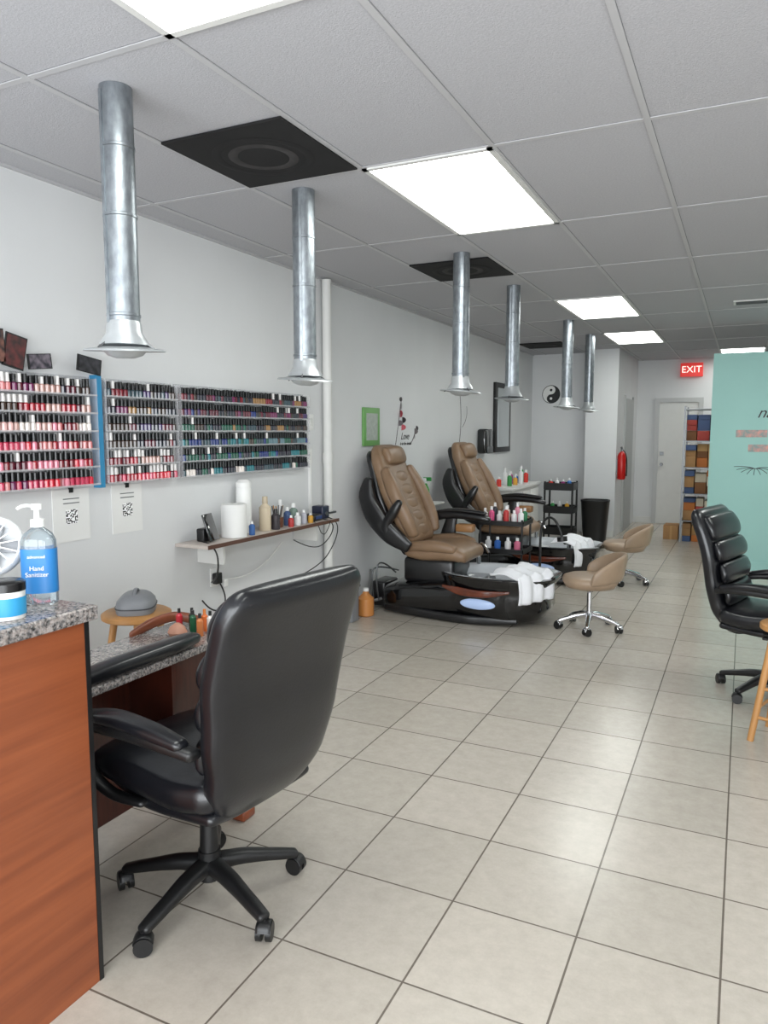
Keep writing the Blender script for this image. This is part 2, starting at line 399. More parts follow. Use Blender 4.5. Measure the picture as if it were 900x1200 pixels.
for y0,y1 in ((2.54,2.768),(2.92,3.14)):
    e = empty('qr_code_sign'); bx('sheet', XL+.001, XL+.005, y0,y1,1.0,1.262,paper,e)
    ym = (y0+y1)/2; bx('qr_code', XL+.005, XL+.006, ym-.035,ym+.035,1.09,1.16,qm,e)
    bx('hanging_clip', XL+.001, XL+.010, ym-.012,ym+.012,1.245,1.27,blackpl,e)
    for k in range(2): bx('text_line_%d' % k, XL+.005, XL+.006, ym-.05,ym+.05,1.19+k*.022,1.195+k*.022,steel,e)
e = empty('green_framed_notice'); bx('frame', XL,XL+.02,5.82,6.14,1.42,1.76,M('green_frame',(110,165,92),.4),e,.004); bx('sheet', XL+.02,XL+.022,5.87,6.09,1.47,1.71,M('notice_gray',(170,178,170),.3,var=.12,vscale=30),e)
e = empty('wall_decal_script'); dk = M('decal_black',(52,48,50),.6)
text('script_1','Love',.10,dk,(XL+.002,6.74,1.50),(90,0,90),e,shear=.4); text('script_2','is in the details',.045,dk,(XL+.002,6.76,1.43),(90,0,90),e,shear=.4)
rose = M('dec_rose',(185,80,90),.6); gl = M('dec_grey',(105,98,100),.6)
for i,(y,z,r,m_) in enumerate(((6.64,1.86,.022,dk),(6.66,1.79,.03,gl),(6.63,1.72,.035,rose),(6.68,1.66,.03,dk),(6.60,1.63,.028,gl),(6.66,1.59,.03,rose),(6.98,1.55,.03,gl),(7.03,1.58,.028,dk),(6.99,1.50,.024,dk))):
    o = rings('petal_%d' % i, [(0,r,r*1.5),(.002,r,r*1.5)], m_, e, n=12); at(o, (XL+.001,y,z), (0,90,25*i))
tube('stem', [(XL+.002,6.52,1.42),(XL+.002,6.58,1.6),(XL+.002,6.66,1.88)], .003, gl, e)
tube('stem_b', [(XL+.002,6.9,1.44),(XL+.002,6.98,1.5),(XL+.002,7.02,1.6)], .003, gl, e)
e = empty('wall_decal_floral'); tube('stem', [(XL+.002,8.3,1.4),(XL+.002,8.4,1.7),(XL+.002,8.3,2.0)], .004, gl, e); tube('stem_b', [(XL+.002,8.4,1.6),(XL+.002,8.6,1.7),(XL+.002,8.55,1.85)], .003, gl, e)
e = empty('yin_yang_wall_art', (-2.73,11.598,2.12))
def disc(n, cx, cz, r, m, y, a0=0, a1=360):
    k = 32; vs = []; 
    for yy in (y, y-.003):
        vs += [(cx+math.cos(math.radians(a0+(a1-a0)*i/k))*r, yy, cz+math.sin(math.radians(a0+(a1-a0)*i/k))*r) for i in range(k+1)]
    fs = [tuple(range(k+1)), tuple(range(k+1,2*k+2))]+[(i,i+1,k+2+i,k+1+i) for i in range(k)]+[(k,0,k+1,2*k+1)]
    mk(n, vs, fs, m, e, smooth=False)
dk2 = M('art_black',(20,20,22),.5)
disc('rim',0,0,.14,dk2,0); disc('white_half',0,0,.13,white,-.003,90,270); disc('lobe_w',0,.065,.065,white,-.005); disc('lobe_b',0,-.065,.065,dk2,-.005); disc('dot_b',0,.065,.02,dk2,-.008); disc('dot_w',0,-.065,.02,white,-.008)
e = empty('teal_wall_decal'); text('script','nail spa',.17,dk,(.36,9.158,1.75),(90,0,0),e,shear=.4)
for i,z in enumerate((1.53,1.37)):
    bx('art_%d' % i, -.09+.13*i,.22+.05*i,9.155,9.159,z-.045,z+.035,M('decal_art%d' % i,(214,150,140),.5,col2=(90,150,150),vscale=22),e)
for i in range(9):
    a = math.radians(195+i*18); tube('lash_%d' % i, [(.12,9.158,1.14),(.12+.14*math.cos(a)*.6,9.158,1.18+.1*math.sin(a)*.3),(.12+.22*math.cos(a),9.158,1.19+.12*math.sin(a))], .003, dk, e)

e = empty('wall_mirror'); bx('frame', XL,XL+.04,9.6,10.3,1.27,2.2,blackpl,e,.004); bx('glass', XL+.04,XL+.043,9.68,10.22,1.34,2.13,M('mirror_glass',(220,225,225),.03,1),e)
e = empty('soap_dispenser'); bx('body', XL,XL+.12,8.95,9.25,1.27,1.58,blackgl,e,.03); bx('lever', XL+.12,XL+.135,9.0,9.2,1.27,1.36,steel,e,.004)
e = empty('white_cabinet'); bx('carcass', XL+.001,-2.55,8.9,10.2,0,.82,trim_m,e,.004); bx('worktop', XL+.001,-2.52,8.87,10.23,.82,.86,white,e,.006)
for k in range(3): bx('door_panel_%d' % k, -2.55,-2.535,8.93+k*.42,9.32+k*.42,.08,.78,white,e,.004)
cols = [(220,60,50),(60,150,80),(240,240,240),(230,170,60),(150,60,120),(235,235,235),(60,120,190)]
def bottle(x,y,z,h,r,c,name='lotion_bottle',capc=(240,240,240)):
    e = empty(name,(x,y,z)); rings('body',[(0,r*.95,r*.95),(.005,r,r),(h*.68,r,r),(h*.78,r*.45,r*.45),(h*.82,r*.4,r*.4)],M('bot_%d_%d_%d' % c,c,.25),e,n=20)
    rings('cap',[(h*.8,r*.5,r*.5),(h,r*.45,r*.45)],M('bot_%d_%d_%d' % capc,capc,.3),e,n=16); return e
for i in range(9): bottle(-2.75+.1*(i%2),9.0+i*.13,.861,.12+.05*(i%3),.03,cols[i%7])

e = empty('wall_shelf'); bx('board', XL+.001,-2.78,3.40,4.95,.865,.885,M('shelf_laminate',(190,180,172),.4,var=.08,vscale=30),e,.002); bx('edge', -2.782,-2.775,3.4,4.95,.863,.887,M('shelf_edge',(90,60,48),.4),e)
for y in (3.6,4.7): bx('bracket_%d' % y, XL+.001,-2.83,y,y+.02,.74,.865,trim_m,e)
z = .886
e = empty('paper_towel_roll',(-2.88,3.78,z)); rings('roll',[(0,.075,.075),(.002,.08,.08),(.208,.08,.08),(.21,.075,.075),(.21,.02,.02),(.2,.02,.02)],paper,e); 
e = empty('wipes_canister',(-2.95,3.98,z)); rings('body',[(0,.05,.05),(.29,.05,.05),(.30,.045,.045)],white,e); rings('lid',[(.30,.051,.051),(.33,.051,.051),(.35,.03,.03)],white,e)
e = empty('tablet_computer'); box('screen',(-2.88,3.55,z+.088),(.012,.13,.17),blackgl,e,.004,(0,-18,15)); box('stand',(-2.93,3.55,z+.04),(.06,.08,.08),blackpl,e,.01)
bottle(-2.88,4.12,z,.23,.04,(205,190,165),capc=(190,175,150)); bottle(-2.95,4.2,z,.17,.03,(150,80,60)); bottle(-2.85,4.20,z,.14,.03,(60,56,60),capc=(30,30,30))
bottle(-2.9,4.42,z,.13,.025,(70,90,130)); bottle(-2.9,4.5,z,.15,.03,(120,140,130)); bottle(-2.95,4.58,z,.13,.03,(40,40,44)); bottle(-2.84,4.46,z,.09,.025,(225,225,225)); bottle(-2.85,4.56,z,.1,.022,(190,190,200)); bottle(-2.83,4.36,z,.08,.02,(180,60,60)); bottle(-2.96,4.42,z,.18,.025,(225,225,225)); bottle(-2.83,3.90,z,.09,.02,(60,100,160)); bottle(-2.83,4.62,z,.07,.02,(200,150,60))
e = empty('cup_of_tools',(-2.9,4.30,z)); rings('cup',[(0,.035,.035),(.07,.04,.04)],M('brownish',(110,70,50),.3),e)
for i in range(7): cyl('tool_%d' % i,(.015*math.cos(i),.015*math.sin(i),.03),(.04*math.cos(i),.04*math.sin(i),.15),.004,oak if i%2 else steel,e,n=8)
e = empty('card_terminal'); bx('body',-2.95,-2.83,4.68,4.80,z,z+.05,blackpl,e,.015); bx('screen',-2.829,-2.827,4.69,4.78,z+.015,z+.04,M('scr',(40,60,110),.2),e)
e = empty('small_radio'); bx('body',-2.95,-2.85,4.83,4.93,z,z+.10,M('navy2',(34,38,60),.3),e,.01); cyl('knob',(-2.85,4.88,z+.04),(-2.84,4.88,z+.04),.015,steel,e)
e = empty('power_cable'); tube('cable_a',[(-2.9,3.5,z+.006),(-2.765,3.46,.885),(-2.76,3.47,.7),(-2.95,3.6,.6),(-3.0,3.75,.62)],.005,blackpl,e); tube('cable_b',[(-2.85,4.8,z+.01),(-2.765,4.86,.88),(-2.76,4.8,.76),(-2.85,4.7,.66),(-2.98,4.62,.75)],.004,blackpl,e); tube('cable_c',[(-3.01,3.75,.62),(-2.98,4.1,.5),(-3.0,4.5,.75)],.004,white,e)
tube('cable_d',[(-2.85,4.9,z+.01),(-2.765,4.92,.88),(-2.77,4.9,.72),(-2.9,4.84,.5),(-3.0,4.5,.44)],.004,blackpl,e); tube('cable_e',[(-3.0,3.76,.6),(-2.98,3.85,.46),(-2.99,3.7,.38),(-3.0,3.6,.5)],.005,blackpl,e); tube('cable_f',[(-2.84,4.66,z+.01),(-2.765,4.62,.88),(-2.765,4.66,.80),(-2.765,4.74,.79),(-2.765,4.80,.88)],.003,blackpl,e)
e = empty('plug_adapter'); bx('body', XL+.014,XL+.05,3.72,3.78,.58,.65,blackpl,e,.006); bx('body_b', XL+.014,XL+.05,3.80,3.84,.55,.60,white,e,.006)
plate(4.2,.42,'wall_outlet'); plate(4.45,.42,'wall_outlet')

# ---------------- reception counter
c = empty('reception_counter')
o = bx('front_panel', -1.60,-1.575, -.3,1.405,0,1.045,cherry,c)
o.data.transform(Matrix.Translation(o.location)); o.location = (0,0,0)
bx('body', -2.15,-1.60,-.3,1.40,0,1.045,cherry_d,c)
bx('end_edge', -1.62,-1.573,1.405,1.42,0,1.045,blackpl,c)
o = bx('granite_top', -2.2,-1.55,-.35,1.435,1.045,1.085,granite,c,.006)
e = empty('hand_sanitizer_bottle',(-1.71,1.385,1.086))
clear = M('clear_gel',(225,238,245),.05,trans=.85)
rings('bottle',[(0,.042,.028),(.004,.045,.031),(.17,.045,.031),(.19,.036,.026),(.205,.016,.016),(.21,.014,.014)],clear,e,e=2.6)
rings('label',[(.03,.0462,.0322),(.15,.0462,.0322)],M('label_blue',(40,120,185),.4),e,e=2.6,cap0=False,cap1=False)
text('label_text','Hand\nSanitizer',.017,white,(.0,-.0335,.09),(90,0,0),e,ext=.0006); text('label_text_b','advanced',.012,white,(.0,-.0335,.13),(90,0,0),e,ext=.0006)
rings('collar',[(.208,.018,.018),(.228,.018,.018),(.23,.008,.008),(.255,.007,.007)],white,e); cyl('pump_head',(0,0,.255),(0,0,.27),.014,white,e); sweep('spout',[(0,0,.264),(-.03,-.01,.266),(-.045,-.015,.258)],(.011,.009),(0,1,0),white,e,n=12)
e.rotation_euler=(0,0,math.radians(38))
e = empty('wipes_tub',(-1.645,1.23,1.086)); rings('tub',[(0,.043,.043),(.07,.045,.045)],white,e); rings('label',[(.01,.0455,.0455),(.055,.0465,.0465)],M('label_blue2',(50,150,200),.4),e,cap0=False,cap1=False); rings('lid',[(.07,.047,.047),(.09,.047,.047),(.095,.04,.04)],capb,e)
# compact white desk fan seen from behind its round housing
e = empty('desk_fan',(-1.86,1.37,1.086),-60)
rings('base',[(0,.05,.05),(.012,.05,.05),(.02,.02,.02)],white,e); cyl('stalk',(0,0,.015),(0,0,.09),.01,white,e)
hs = empty('housing',(0,0,.14)); hs.parent = e; hs.rotation_euler = (0,math.radians(68),0)
rings('shell',[(-.035,.02,.02),(-.03,.045,.045),(-.012,.072,.072),(.01,.082,.082),(.03,.084,.084),(.036,.078,.078),(.03,.070,.070),(.0,.06,.06)],M('fan_white',(214,216,218),.4),hs,sharp=70)
for i in range(14):
    a=i*math.pi/7; cyl('grille_%d' % i,(.015*math.cos(a),.015*math.sin(a),.04),(.08*math.cos(a),.08*math.sin(a),.034),.002,white,hs,n=6)
cyl('hub',(0,0,.0),(0,0,.044),.022,white,hs)
for i in range(4): box('blade_%d' % i,(.04*math.cos(i*1.57),.04*math.sin(i*1.57),.018),(.05,.035,.003),greyd,hs,.001,(12,10,i*90))

# ---------------- manicure table
t = empty('manicure_table')
bx('granite_top',-2.14,-1.80,1.47,2.40,.72,.75,granite,t,.006)
bx('end_panel_far',-2.1,-1.83,2.31,2.35,0,.72,cherry_d,t); bx('end_panel_near',-2.1,-1.83,1.5,1.54,0,.72,cherry_d,t); bx('modesty_panel',-2.1,-2.07,1.54,2.31,.1,.72,cherry_d,t); bx('drawer_box',-2.07,-1.86,2.05,2.31,.42,.715,cherry_d,t)
bx('foot_rail',-1.9,-1.72,2.28,2.36,0.0,.04,M('foot_wood',(128,66,40),.35,var=.2,vscale=8),t,.01)
sweep('wrist_cushion',[(-1.85,1.52,.77),(-1.83,1.75,.782),(-1.82,2.0,.785),(-1.83,2.16,.78)],[(.07,.04),(.085,.05),(.085,.05),(.06,.04)],(1,0,0),leather,t,endr=.03)
sweep('curved_wood_rail',[(-2.13,2.12,.752),(-2.13,2.24,.775),(-2.10,2.34,.785),(-2.02,2.37,.775),(-1.93,2.38,.755)],[(.03,.02),(.04,.03),(.04,.03),(.04,.03),(.03,.02)],(0,0,1),M('rail_wood',(120,66,44),.35,var=.2),t,endr=.015)
for i,(x,y,cc) in enumerate(((-1.95,2.28,(30,90,60)),(-1.98,2.31,(20,40,30)),(-1.92,2.315,(230,120,60)),(-1.88,2.30,(225,220,215)),(-2.02,2.28,(190,50,60)),(-1.89,2.25,(200,120,70)))): bottle(x,y,.751,.09,.013,cc,'nail_polish_bottle',capc=(220,130,60) if i==2 else (20,20,20))
e = empty('nail_brush_holder',(-1.96,2.20,.751)); rings('body',[(0,.03,.025),(.02,.04,.035),(.04,.03,.028),(.055,.01,.01)],M('peach',(180,130,108),.5),e)
def stool(loc, h=.65, r=.17, seatm=oak, rz=0, name='wooden_stool'):
    e = empty(name, (*loc,0), rz)
    rings('seat',[(h-.035,r*.94,r*.94),(h-.028,r,r),(h-.008,r,r),(h,r*.93,r*.93)],seatm,e)
    L=[]
    for i in range(4):
        a = math.pi/4+i*math.pi/2; p1=Vector((math.cos(a)*r*.62,math.sin(a)*r*.62,h-.035)); p2=Vector((math.cos(a)*r*1.22,math.sin(a)*r*1.22,0))
        cyl('leg_%d' % (i+1),p2,p1,.016,oak,e,r2=.018); L.append((p1,p2))
    for i in range(4):
        for f in (.45,.7) if i%2 else (.52,.78):
            a=L[i][0].lerp(L[i][1],f); b=L[(i+1)%4][0].lerp(L[(i+1)%4][1],f); cyl('rung_%d' % i,a,b,.009,oak,e,n=12)
    return e
stool((-2.72,2.76)); stool((.262,4.12),.60,.15,rz=-20)
e = empty('nail_drill_console',(-2.72,2.76,.651),35)
rings('body',[(0,.09,.12),(.03,.095,.125),(.06,.088,.118),(.08,.07,.10,0,0),(.092,.05,.08),(.095,.03,.05)],greyd,e,e=3.2,sharp=60); rings('lid_groove',[(.028,.097,.127),(.034,.097,.127)],M('groove',(70,72,76)),e,e=3.2); sweep('handle',[(0,-.06,.09),(0,-.02,.108),(0,.02,.108),(0,.06,.09)],(.02,.012),(1,0,0),greyd,e,n=12)

# ---------------- office chair
def casters_base(e, r, mat, wheelm, a0=0, hubz=.11, legw=.05):
    for i in range(5):
        a = math.radians(a0+72*i); ca, sa = math.cos(a), math.sin(a); side=(-sa,ca,0)
        sweep('base_leg_%d' % (i+1),[(ca*.02,sa*.02,hubz+.01),(ca*r*.35,sa*r*.35,hubz+.005),(ca*r*.7,sa*r*.7,hubz-.018),(ca*r,sa*r,hubz-.04)],[(legw*1.1,.055),(legw,.045),(legw*.85,.036),(legw*.75,.028)],side,mat,e,n=16,endr=.012)
        c0=Vector((ca*r*.98,sa*r*.98,0)); ax=Vector((-sa*.5+ca*.6,ca*.5+sa*.6,0)).normalized()
        cyl('caster_stem_%d' % i,c0+Vector((0,0,.04)),c0+Vector((0,0,hubz-.04)),.008,mat,e,n=10)
        for s in (-1,1): cyl('caster_wheel_%d' % i,c0+ax*s*.007+Vector((0,0,.029)),c0+ax*s*.024+Vector((0,0,.029)),.029,wheelm,e)
        pp=Vector((-ax.y,ax.x,0)); 
        sweep('caster_hood_%d' % i,[c0+pp*-.027+Vector((0,0,.038)),c0+pp*-.018+Vector((0,0,.055)),c0+Vector((0,0,.062)),c0+pp*.018+Vector((0,0,.055)),c0+pp*.027+Vector((0,0,.038))],(.045,.008),ax,mat,e,n=12)
def office_chair(loc, rz, swivel, sc=1, pillows=True):
    e = empty('black_office_chair',(*loc,0),rz,sc)
    casters_base(e,.31,blackpl,blackpl,swivel-rz,legw=.056)
    cyl('hub',(0,0,.07),(0,0,.17),.037,blackpl,e); cyl('gas_lift_cover',(0,0,.15),(0,0,.30),.032,blackpl,e,r2=.028); cyl('gas_lift',(0,0,.28),(0,0,.42),.018,blackpl,e)
    box('tilt_mechanism',(0,0,.40),(.24,.18,.06),blackpl,e,.012)
    cyl('tilt_knob',(.1,0,.40),(.16,0,.40),.022,blackpl,e); cyl('lift_lever',(0,-.05,.41),(.02,-.25,.415),.006,blackpl,e); box('lever_tip',(.02,-.26,.415),(.03,.05,.014),blackpl,e,.005)
    sweep('seat_pan',[(-.26,0,.435),(0,0,.425),(.22,0,.435)],[(.44,.05),(.48,.055),(.42,.04)],(0,1,0),leather,e,endr=.02,e=4)
    sweep('seat',[(-.27,0,.505),(-.1,0,.49),(.12,0,.505),(.24,0,.495),(.285,0,.46)],[(.48,.13),(.53,.14),(.54,.145),(.52,.11),(.5,.06)],(0,1,0),leather,e,endr=.05,e=3.2,count=20)
    sp = [(-.12,0,.40),(-.215,0,.435),(-.275,0,.55),(-.305,0,.70),(-.33,0,.87),(-.38,0,1.03),(-.43,0,1.135)]
    sw = [(.28,.06),(.37,.09),(.48,.105),(.545,.105),(.58,.105),(.585,.10),(.53,.085)]
    sweep('back_shell',sp,sw,(0,1,0),leather,e,endr=.045,e=3.6,count=30,n=40)
    fp = [((-.215,0,.56),(-.235,0,.69),.44,.075),((-.237,0,.695),(-.262,0,.82),.47,.08),((-.262,0,.825),(-.30,0,.95),.50,.08),((-.302,0,.955),(-.37,0,1.10),.50,.085)]
    for i,(a,b,w,h) in enumerate(fp):
        m=[(a[j]+b[j])/2 for j in range(3)]; m[0]+=.012
        sweep('back_pillow_%d' % i,[a,m,b],[(w,h*.8),(w+.02,h),(w,h*.8)],(0,1,0),leather,e,endr=.03,e=2.8)
    for s in (-1,1):
        sweep('arm_%d' % s,[(-.27,s*.275,.66),(-.15,s*.30,.680),(.05,s*.31,.680),(.19,s*.31,.660),(.255,s*.305,.60),(.235,s*.29,.51),(.13,s*.27,.44),(.0,s*.24,.43)],[(.05,.035),(.06,.04),(.062,.04),(.058,.04),(.05,.036),(.045,.03),(.04,.026),(.04,.022)],(0,1,0),blackpl,e,e=3,endr=.012,count=36,n=16)
        sweep('arm_pad_%d' % s,[(-.24,s*.29,.685),(-.1,s*.305,.708),(.05,s*.31,.710),(.21,s*.31,.68)],[(.05,.035),(.07,.045),(.075,.048),(.058,.04)],(0,1,0),leather,e,e=2.4,endr=.02)
    return e
office_chair((-1.54,1.85),171,197)
office_chair((.21,4.82),-16,160,.96)

# ---------------- tan pedicure stools
def pedi_stool(loc, rz):
    e = empty('pedicure_stool',(*loc,0),rz)
    casters_base(e,.245,chrome,blackpl,10,.10,.035)
    cyl('hub',(0,0,.07),(0,0,.14),.026,chrome,e); cyl('lift',(0,0,.13),(0,0,.34),.02,chrome,e); rings('bell',[(.29,.02,.02),(.33,.05,.05),(.345,.10,.10)],chrome,e)
    rings('seat',[(.33,.14,.14),(.345,.19,.195),(.39,.215,.22),(.415,.205,.21),(.428,.17,.18),(.43,.08,.08)],tan2,e,e=2.4,sharp=80)
    pts=[];sz=[]
    for k in range(11):
        a=math.radians(85+k*(190/10)); t=abs(k-5)/5
        pts.append((math.cos(a)*(.21+.025*(1-t))-.01,math.sin(a)*.225,.505-.075*t**2.2)); sz.append((.22-.12*t**2.2,.045))
    sweep('curved_back',pts,sz,(-.18,0,1),tan2,e,e=2.8,endr=.02,count=36)
    return e
pedi_stool((-1.04,5.87),195); pedi_stool((-1.06,7.86),190)

# ---------------- spa pedicure chairs
acc = M('spa_wood_accent',(100,48,30),.2,var=.25,vscale=14,coat=.5); basin_m = M('basin_pearl',(196,200,205),.15,coat=.4); lens = M('lens_blue',(165,185,220),.15,emit=.25)
blk_l = M('spa_black',(22,22,24),.3,coat=.2)
def spa_chair(loc):
    e = empty('pedicure_spa_chair',(*loc,0),0)
    sweep('rear_base',[(-.70,0,.13),(-.5,0,.15),(-.15,0,.17),(.15,0,.17)],[(.56,.20),(.64,.25),(.68,.30),(.66,.30)],(0,1,0),blackgl,e,e=5,endr=.04,n=32)
    rs=[(.02,.36,.30,.22,0),(.05,.42,.34,.23,0),(.14,.47,.37,.24,0),(.25,.45,.365,.25,0),(.32,.46,.37,.26,0),(.365,.49,.39,.27,0),(.385,.49,.39,.27,0),(.39,.47,.37,.27,0),(.385,.42,.31,.28,0),(.36,.38,.28,.28,0),(.25,.33,.25,.28,0),(.17,.28,.2,.28,0)]
    rings('foot_tub',rs,[blackgl,basin_m],e,e=2.7,n=48,mi=[0]*7+[1]*4,cap1=True,sharp=70)
    sweep('front_lip',[(.60,0,.30),(.70,0,.36),(.745,0,.40)],[(.34,.10),(.32,.06),(.28,.035)],(0,1,0),blackgl,e,e=3,endr=.015)
    for s in (-1,1):
        sweep('wood_accent_%d' % s,[(-.12,s*.355,.30),(.05,s*.378,.27),(.25,s*.385,.265),(.45,s*.36,.29)],[(.02,.02),(.024,.065),(.024,.055),(.02,.02)],(0,1,0),acc,e,endr=.008)
        o=rings('light_lens_%d' % s,[(0,.15,.045),(.012,.14,.038),(.018,.10,.03)],lens,e); at(o,(.19,s*.362,.175),(90 if s<0 else -90,0,0))
        sweep('base_skirt_%d' % s,[(-.68,s*.27,.05),(-.3,s*.33,.045),(.1,s*.36,.04),(.5,s*.30,.05)],[(.03,.06),(.04,.07),(.04,.07),(.03,.04)],(0,1,0),blk_l,e,endr=.01)
    box('seat_pedestal',(-.30,0,.38),(.46,.44,.22),blk_l,e,.04)
    sweep('seat',[(-.52,0,.54),(-.34,0,.53),(-.12,0,.545),(-.01,0,.52),(.03,0,.475)],[(.5,.12),(.54,.15),(.55,.16),(.53,.13),(.5,.07)],(0,1,0),tan,e,endr=.05,e=3.4,count=20)
    for s in (-1,1): sweep('seat_bolster_%d' % s,[(-.5,s*.24,.58),(-.22,s*.25,.60),(-.04,s*.24,.575)],[(.09,.08),(.11,.10),(.09,.07)],(0,1,0),tan,e,endr=.03,e=2.4)
    sweep('back_shell',[(-.50,0,.50),(-.62,0,.72),(-.73,0,1.0),(-.83,0,1.28),(-.87,0,1.38)],[(.46,.07),(.56,.09),(.60,.09),(.52,.08),(.42,.06)],(0,1,0),blk_l,e,endr=.03,e=3.4,n=32,count=22)
    bp=[(-.44,0,.60),(-.54,0,.78),(-.66,0,1.02),(-.765,0,1.26),(-.825,0,1.43)]
    sweep('back_cushion',bp,[(.48,.11),(.57,.15),(.60,.16),(.54,.15),(.40,.10)],(0,1,0),tan,e,endr=.05,e=3,n=32,count=24)
    for s in (-1,1): sweep('back_bolster_%d' % s,[(-.42,s*.235,.66),(-.48,s*.265,.82),(-.59,s*.275,1.04),(-.70,s*.24,1.24)],[(.08,.09),(.11,.12),(.11,.12),(.08,.09)],(0,1,0),tan,e,endr=.03,e=2.4)
    for k in range(5):
        t=k*.125; x=-.42-.42*t*1.0; zc=.70+t*.9; 
        sweep('quilt_%d' % k,[(x-.045,-.17,zc),(x-.025,0,zc+.005),(x-.045,.17,zc)],[(.10,.05),(.11,.06),(.10,.05)],(-.38,0,.92),tan,e,endr=.02,e=2.6)
    sweep('headrest',[(-.72,-.17,1.34),(-.70,0,1.345),(-.72,.17,1.34)],[(.15,.08),(.17,.10),(.15,.08)],(-.38,0,.92),tan,e,endr=.03,e=2.6)
    sweep('arm_shell_raised',[(-.80,-.33,1.16),(-.81,-.34,1.0),(-.73,-.345,.84),(-.60,-.34,.70),(-.42,-.33,.58)],[(.05,.07),(.08,.15),(.08,.18),(.08,.17),(.05,.10)],(0,1,0),blk_l,e,endr=.02,e=3,count=24)
    sweep('arm_pad_raised',[(-.50,-.345,.98),(-.56,-.35,.88),(-.63,-.35,.76),(-.60,-.35,.66)],[(.05,.05),(.075,.08),(.075,.08),(.05,.05)],(0,1,0),blk_l,e,endr=.02,e=3)
    sweep('arm_shell',[(-.66,.34,.62),(-.52,.35,.76),(-.3,.35,.80),(-.02,.35,.785),(.06,.35,.76)],[(.06,.10),(.08,.10),(.09,.07),(.09,.06),(.06,.04)],(0,1,0),blk_l,e,endr=.02,e=3)
    sweep('arm_pad',[(-.48,.35,.82),(-.25,.35,.845),(.02,.35,.825)],[(.07,.03),(.09,.04),(.07,.03)],(0,1,0),blk_l,e,endr=.015)
    sweep('arm_support',[(-.40,.33,.42),(-.34,.34,.6),(-.3,.35,.78)],[(.06,.2),(.05,.14),(.05,.10)],(0,1,0),blk_l,e)
    box('remote_tray',(-.14,.26,.70),(.16,.10,.07),M('tray_wood',(150,110,70),.35,var=.1),e,.015)
    cyl('faucet_post',(-.02,.28,.38),(-.02,.28,.45),.018,chrome,e); tube('faucet',[(-.02,.28,.44),(-.02,.28,.56),(.04,.24,.58),(.1,.2,.50)],.011,chrome,e)
    tube('drain_hose',[(-.74,-.2,.1),(-.85,-.25,.05),(-.9,-.1,.2),(-.95,.0,.3)],.012,M('hose_grey',(120,120,120),.4),e)
    tube('supply_hose',[(-.72,.1,.3),(-.80,-.2,.40),(-.82,-.26,.3),(-.82,-.2,.08)],.007,steel,e)
    tube('supply_hose_b',[(-.70,.0,.3),(-.74,-.22,.46),(-.77,-.28,.34),(-.76,-.22,.08)],.007,steel,e)
    bx('pump_box',-.86,-.72,-.18,.1,.02,.24,blk_l,e,.02)
    cyl('footrest_post',(.40,0,.17),(.40,0,.40),.02,chrome,e); box('footrest',(.42,0,.41),(.12,.22,.035),blk_l,e,.015,(0,-10,0))
    return e
spa_chair((-2.05,5.93)); spa_chair((-2.0,7.75))
def towel(loc, rz, L1=.28, drop=.2, W=.36):
    vs=[];fs=[];nu,nv=30,26
    for i in range(nu):
        s=(L1+drop)*i/(nu-1)
        for j in range(nv):
            y=W*(j/(nv-1)-.5)
            if s<L1: x=s; z=.018*math.sin(9*y/W*2+3*s)+.014*math.sin(20*s+4*y)+.022
            else:
                x=L1+.03*math.sin((s-L1)*10)+.014*math.sin(18*y/W); z=-(s-L1)+.01
            z+=random.uniform(-.002,.002); vs.append((x,y+.015*math.sin(8*s),z))
    fs=[(i*nv+j,i*nv+j+1,(i+1)*nv+j+1,(i+1)*nv+j) for i in range(nu-1) for j in range(nv-1)]
    o=mk('folded_white_towel',vs,fs,cloth,None); so=o.modifiers.new('s','SOLIDIFY'); so.thickness=.014; so.offset=1
    o.location=loc; o.rotation_euler=(0,0,math.radians(rz)); return o
towel((-1.68,5.74,.42),-22,.27,.20,.42); towel((-1.66,7.60,.425),-15,.24,.22,.40)

e = empty('manicure_trolley',(-2.0,6.78,0))
for x in (-.2,.2):
    for y in (-.15,.15): cyl('post',(x,y,.05),(x,y,.74),.01,blackpl,e,n=10); cyl('wheel',(x,y-.01,.025),(x,y+.01,.025),.025,blackpl,e,n=14)
for k,z in enumerate((.15,.42,.68)):
    bx('tray_%d' % k,-.22,.22,-.17,.17,z,z+.012,blackpl,e,.003)
    for a in ((-.22,.22,-.17,-.162),(-.22,.22,.162,.17),(-.22,-.212,-.17,.17),(.212,.22,-.17,.17)): bx('rim_%d' % k,a[0],a[1],a[2],a[3],z+.012,z+.045,blackpl,e)
i=0
for (x,y,h,c) in ((-.17,-.1,.14,(235,235,235)),(-.1,-.12,.16,(225,90,140)),(-.03,-.1,.12,(235,235,235)),(.04,-.12,.17,(190,60,60)),(.11,-.1,.13,(235,235,235)),(.18,-.12,.15,(235,235,235)),(-.12,.05,.18,(60,60,70)),(0,.06,.16,(220,200,190)),(.1,.05,.19,(230,150,170)),(.17,.05,.14,(60,130,90))):
    q=bottle(x,y,.693,h,.026,c,'bottle_%d' % i); q.parent=e; i+=1
for i,(x,c) in enumerate(((-.14,(235,235,235)),(-.05,(60,110,190)),(.05,(235,235,235)),(.14,(220,120,150)))): q=bottle(x,-.08,.433,.13,.03,c,'lower_bottle_%d' % i); q.parent=e
e2 = empty('magnifying_lamp',(-1.62,6.60,0)); rings('base',[(0,.11,.11),(.02,.11,.11),(.03,.03,.03)],blackpl,e2); cyl('pole',(0,0,.02),(0,0,.55),.012,blackpl,e2); tube('gooseneck',[(0,0,.55),(0,0,.72),(.08,0,.80),(.16,-.02,.74),(.2,-.03,.62)],.011,blackpl,e2); cyl('head',(.2,-.03,.62),(.205,-.03,.58),.045,blackpl,e2)

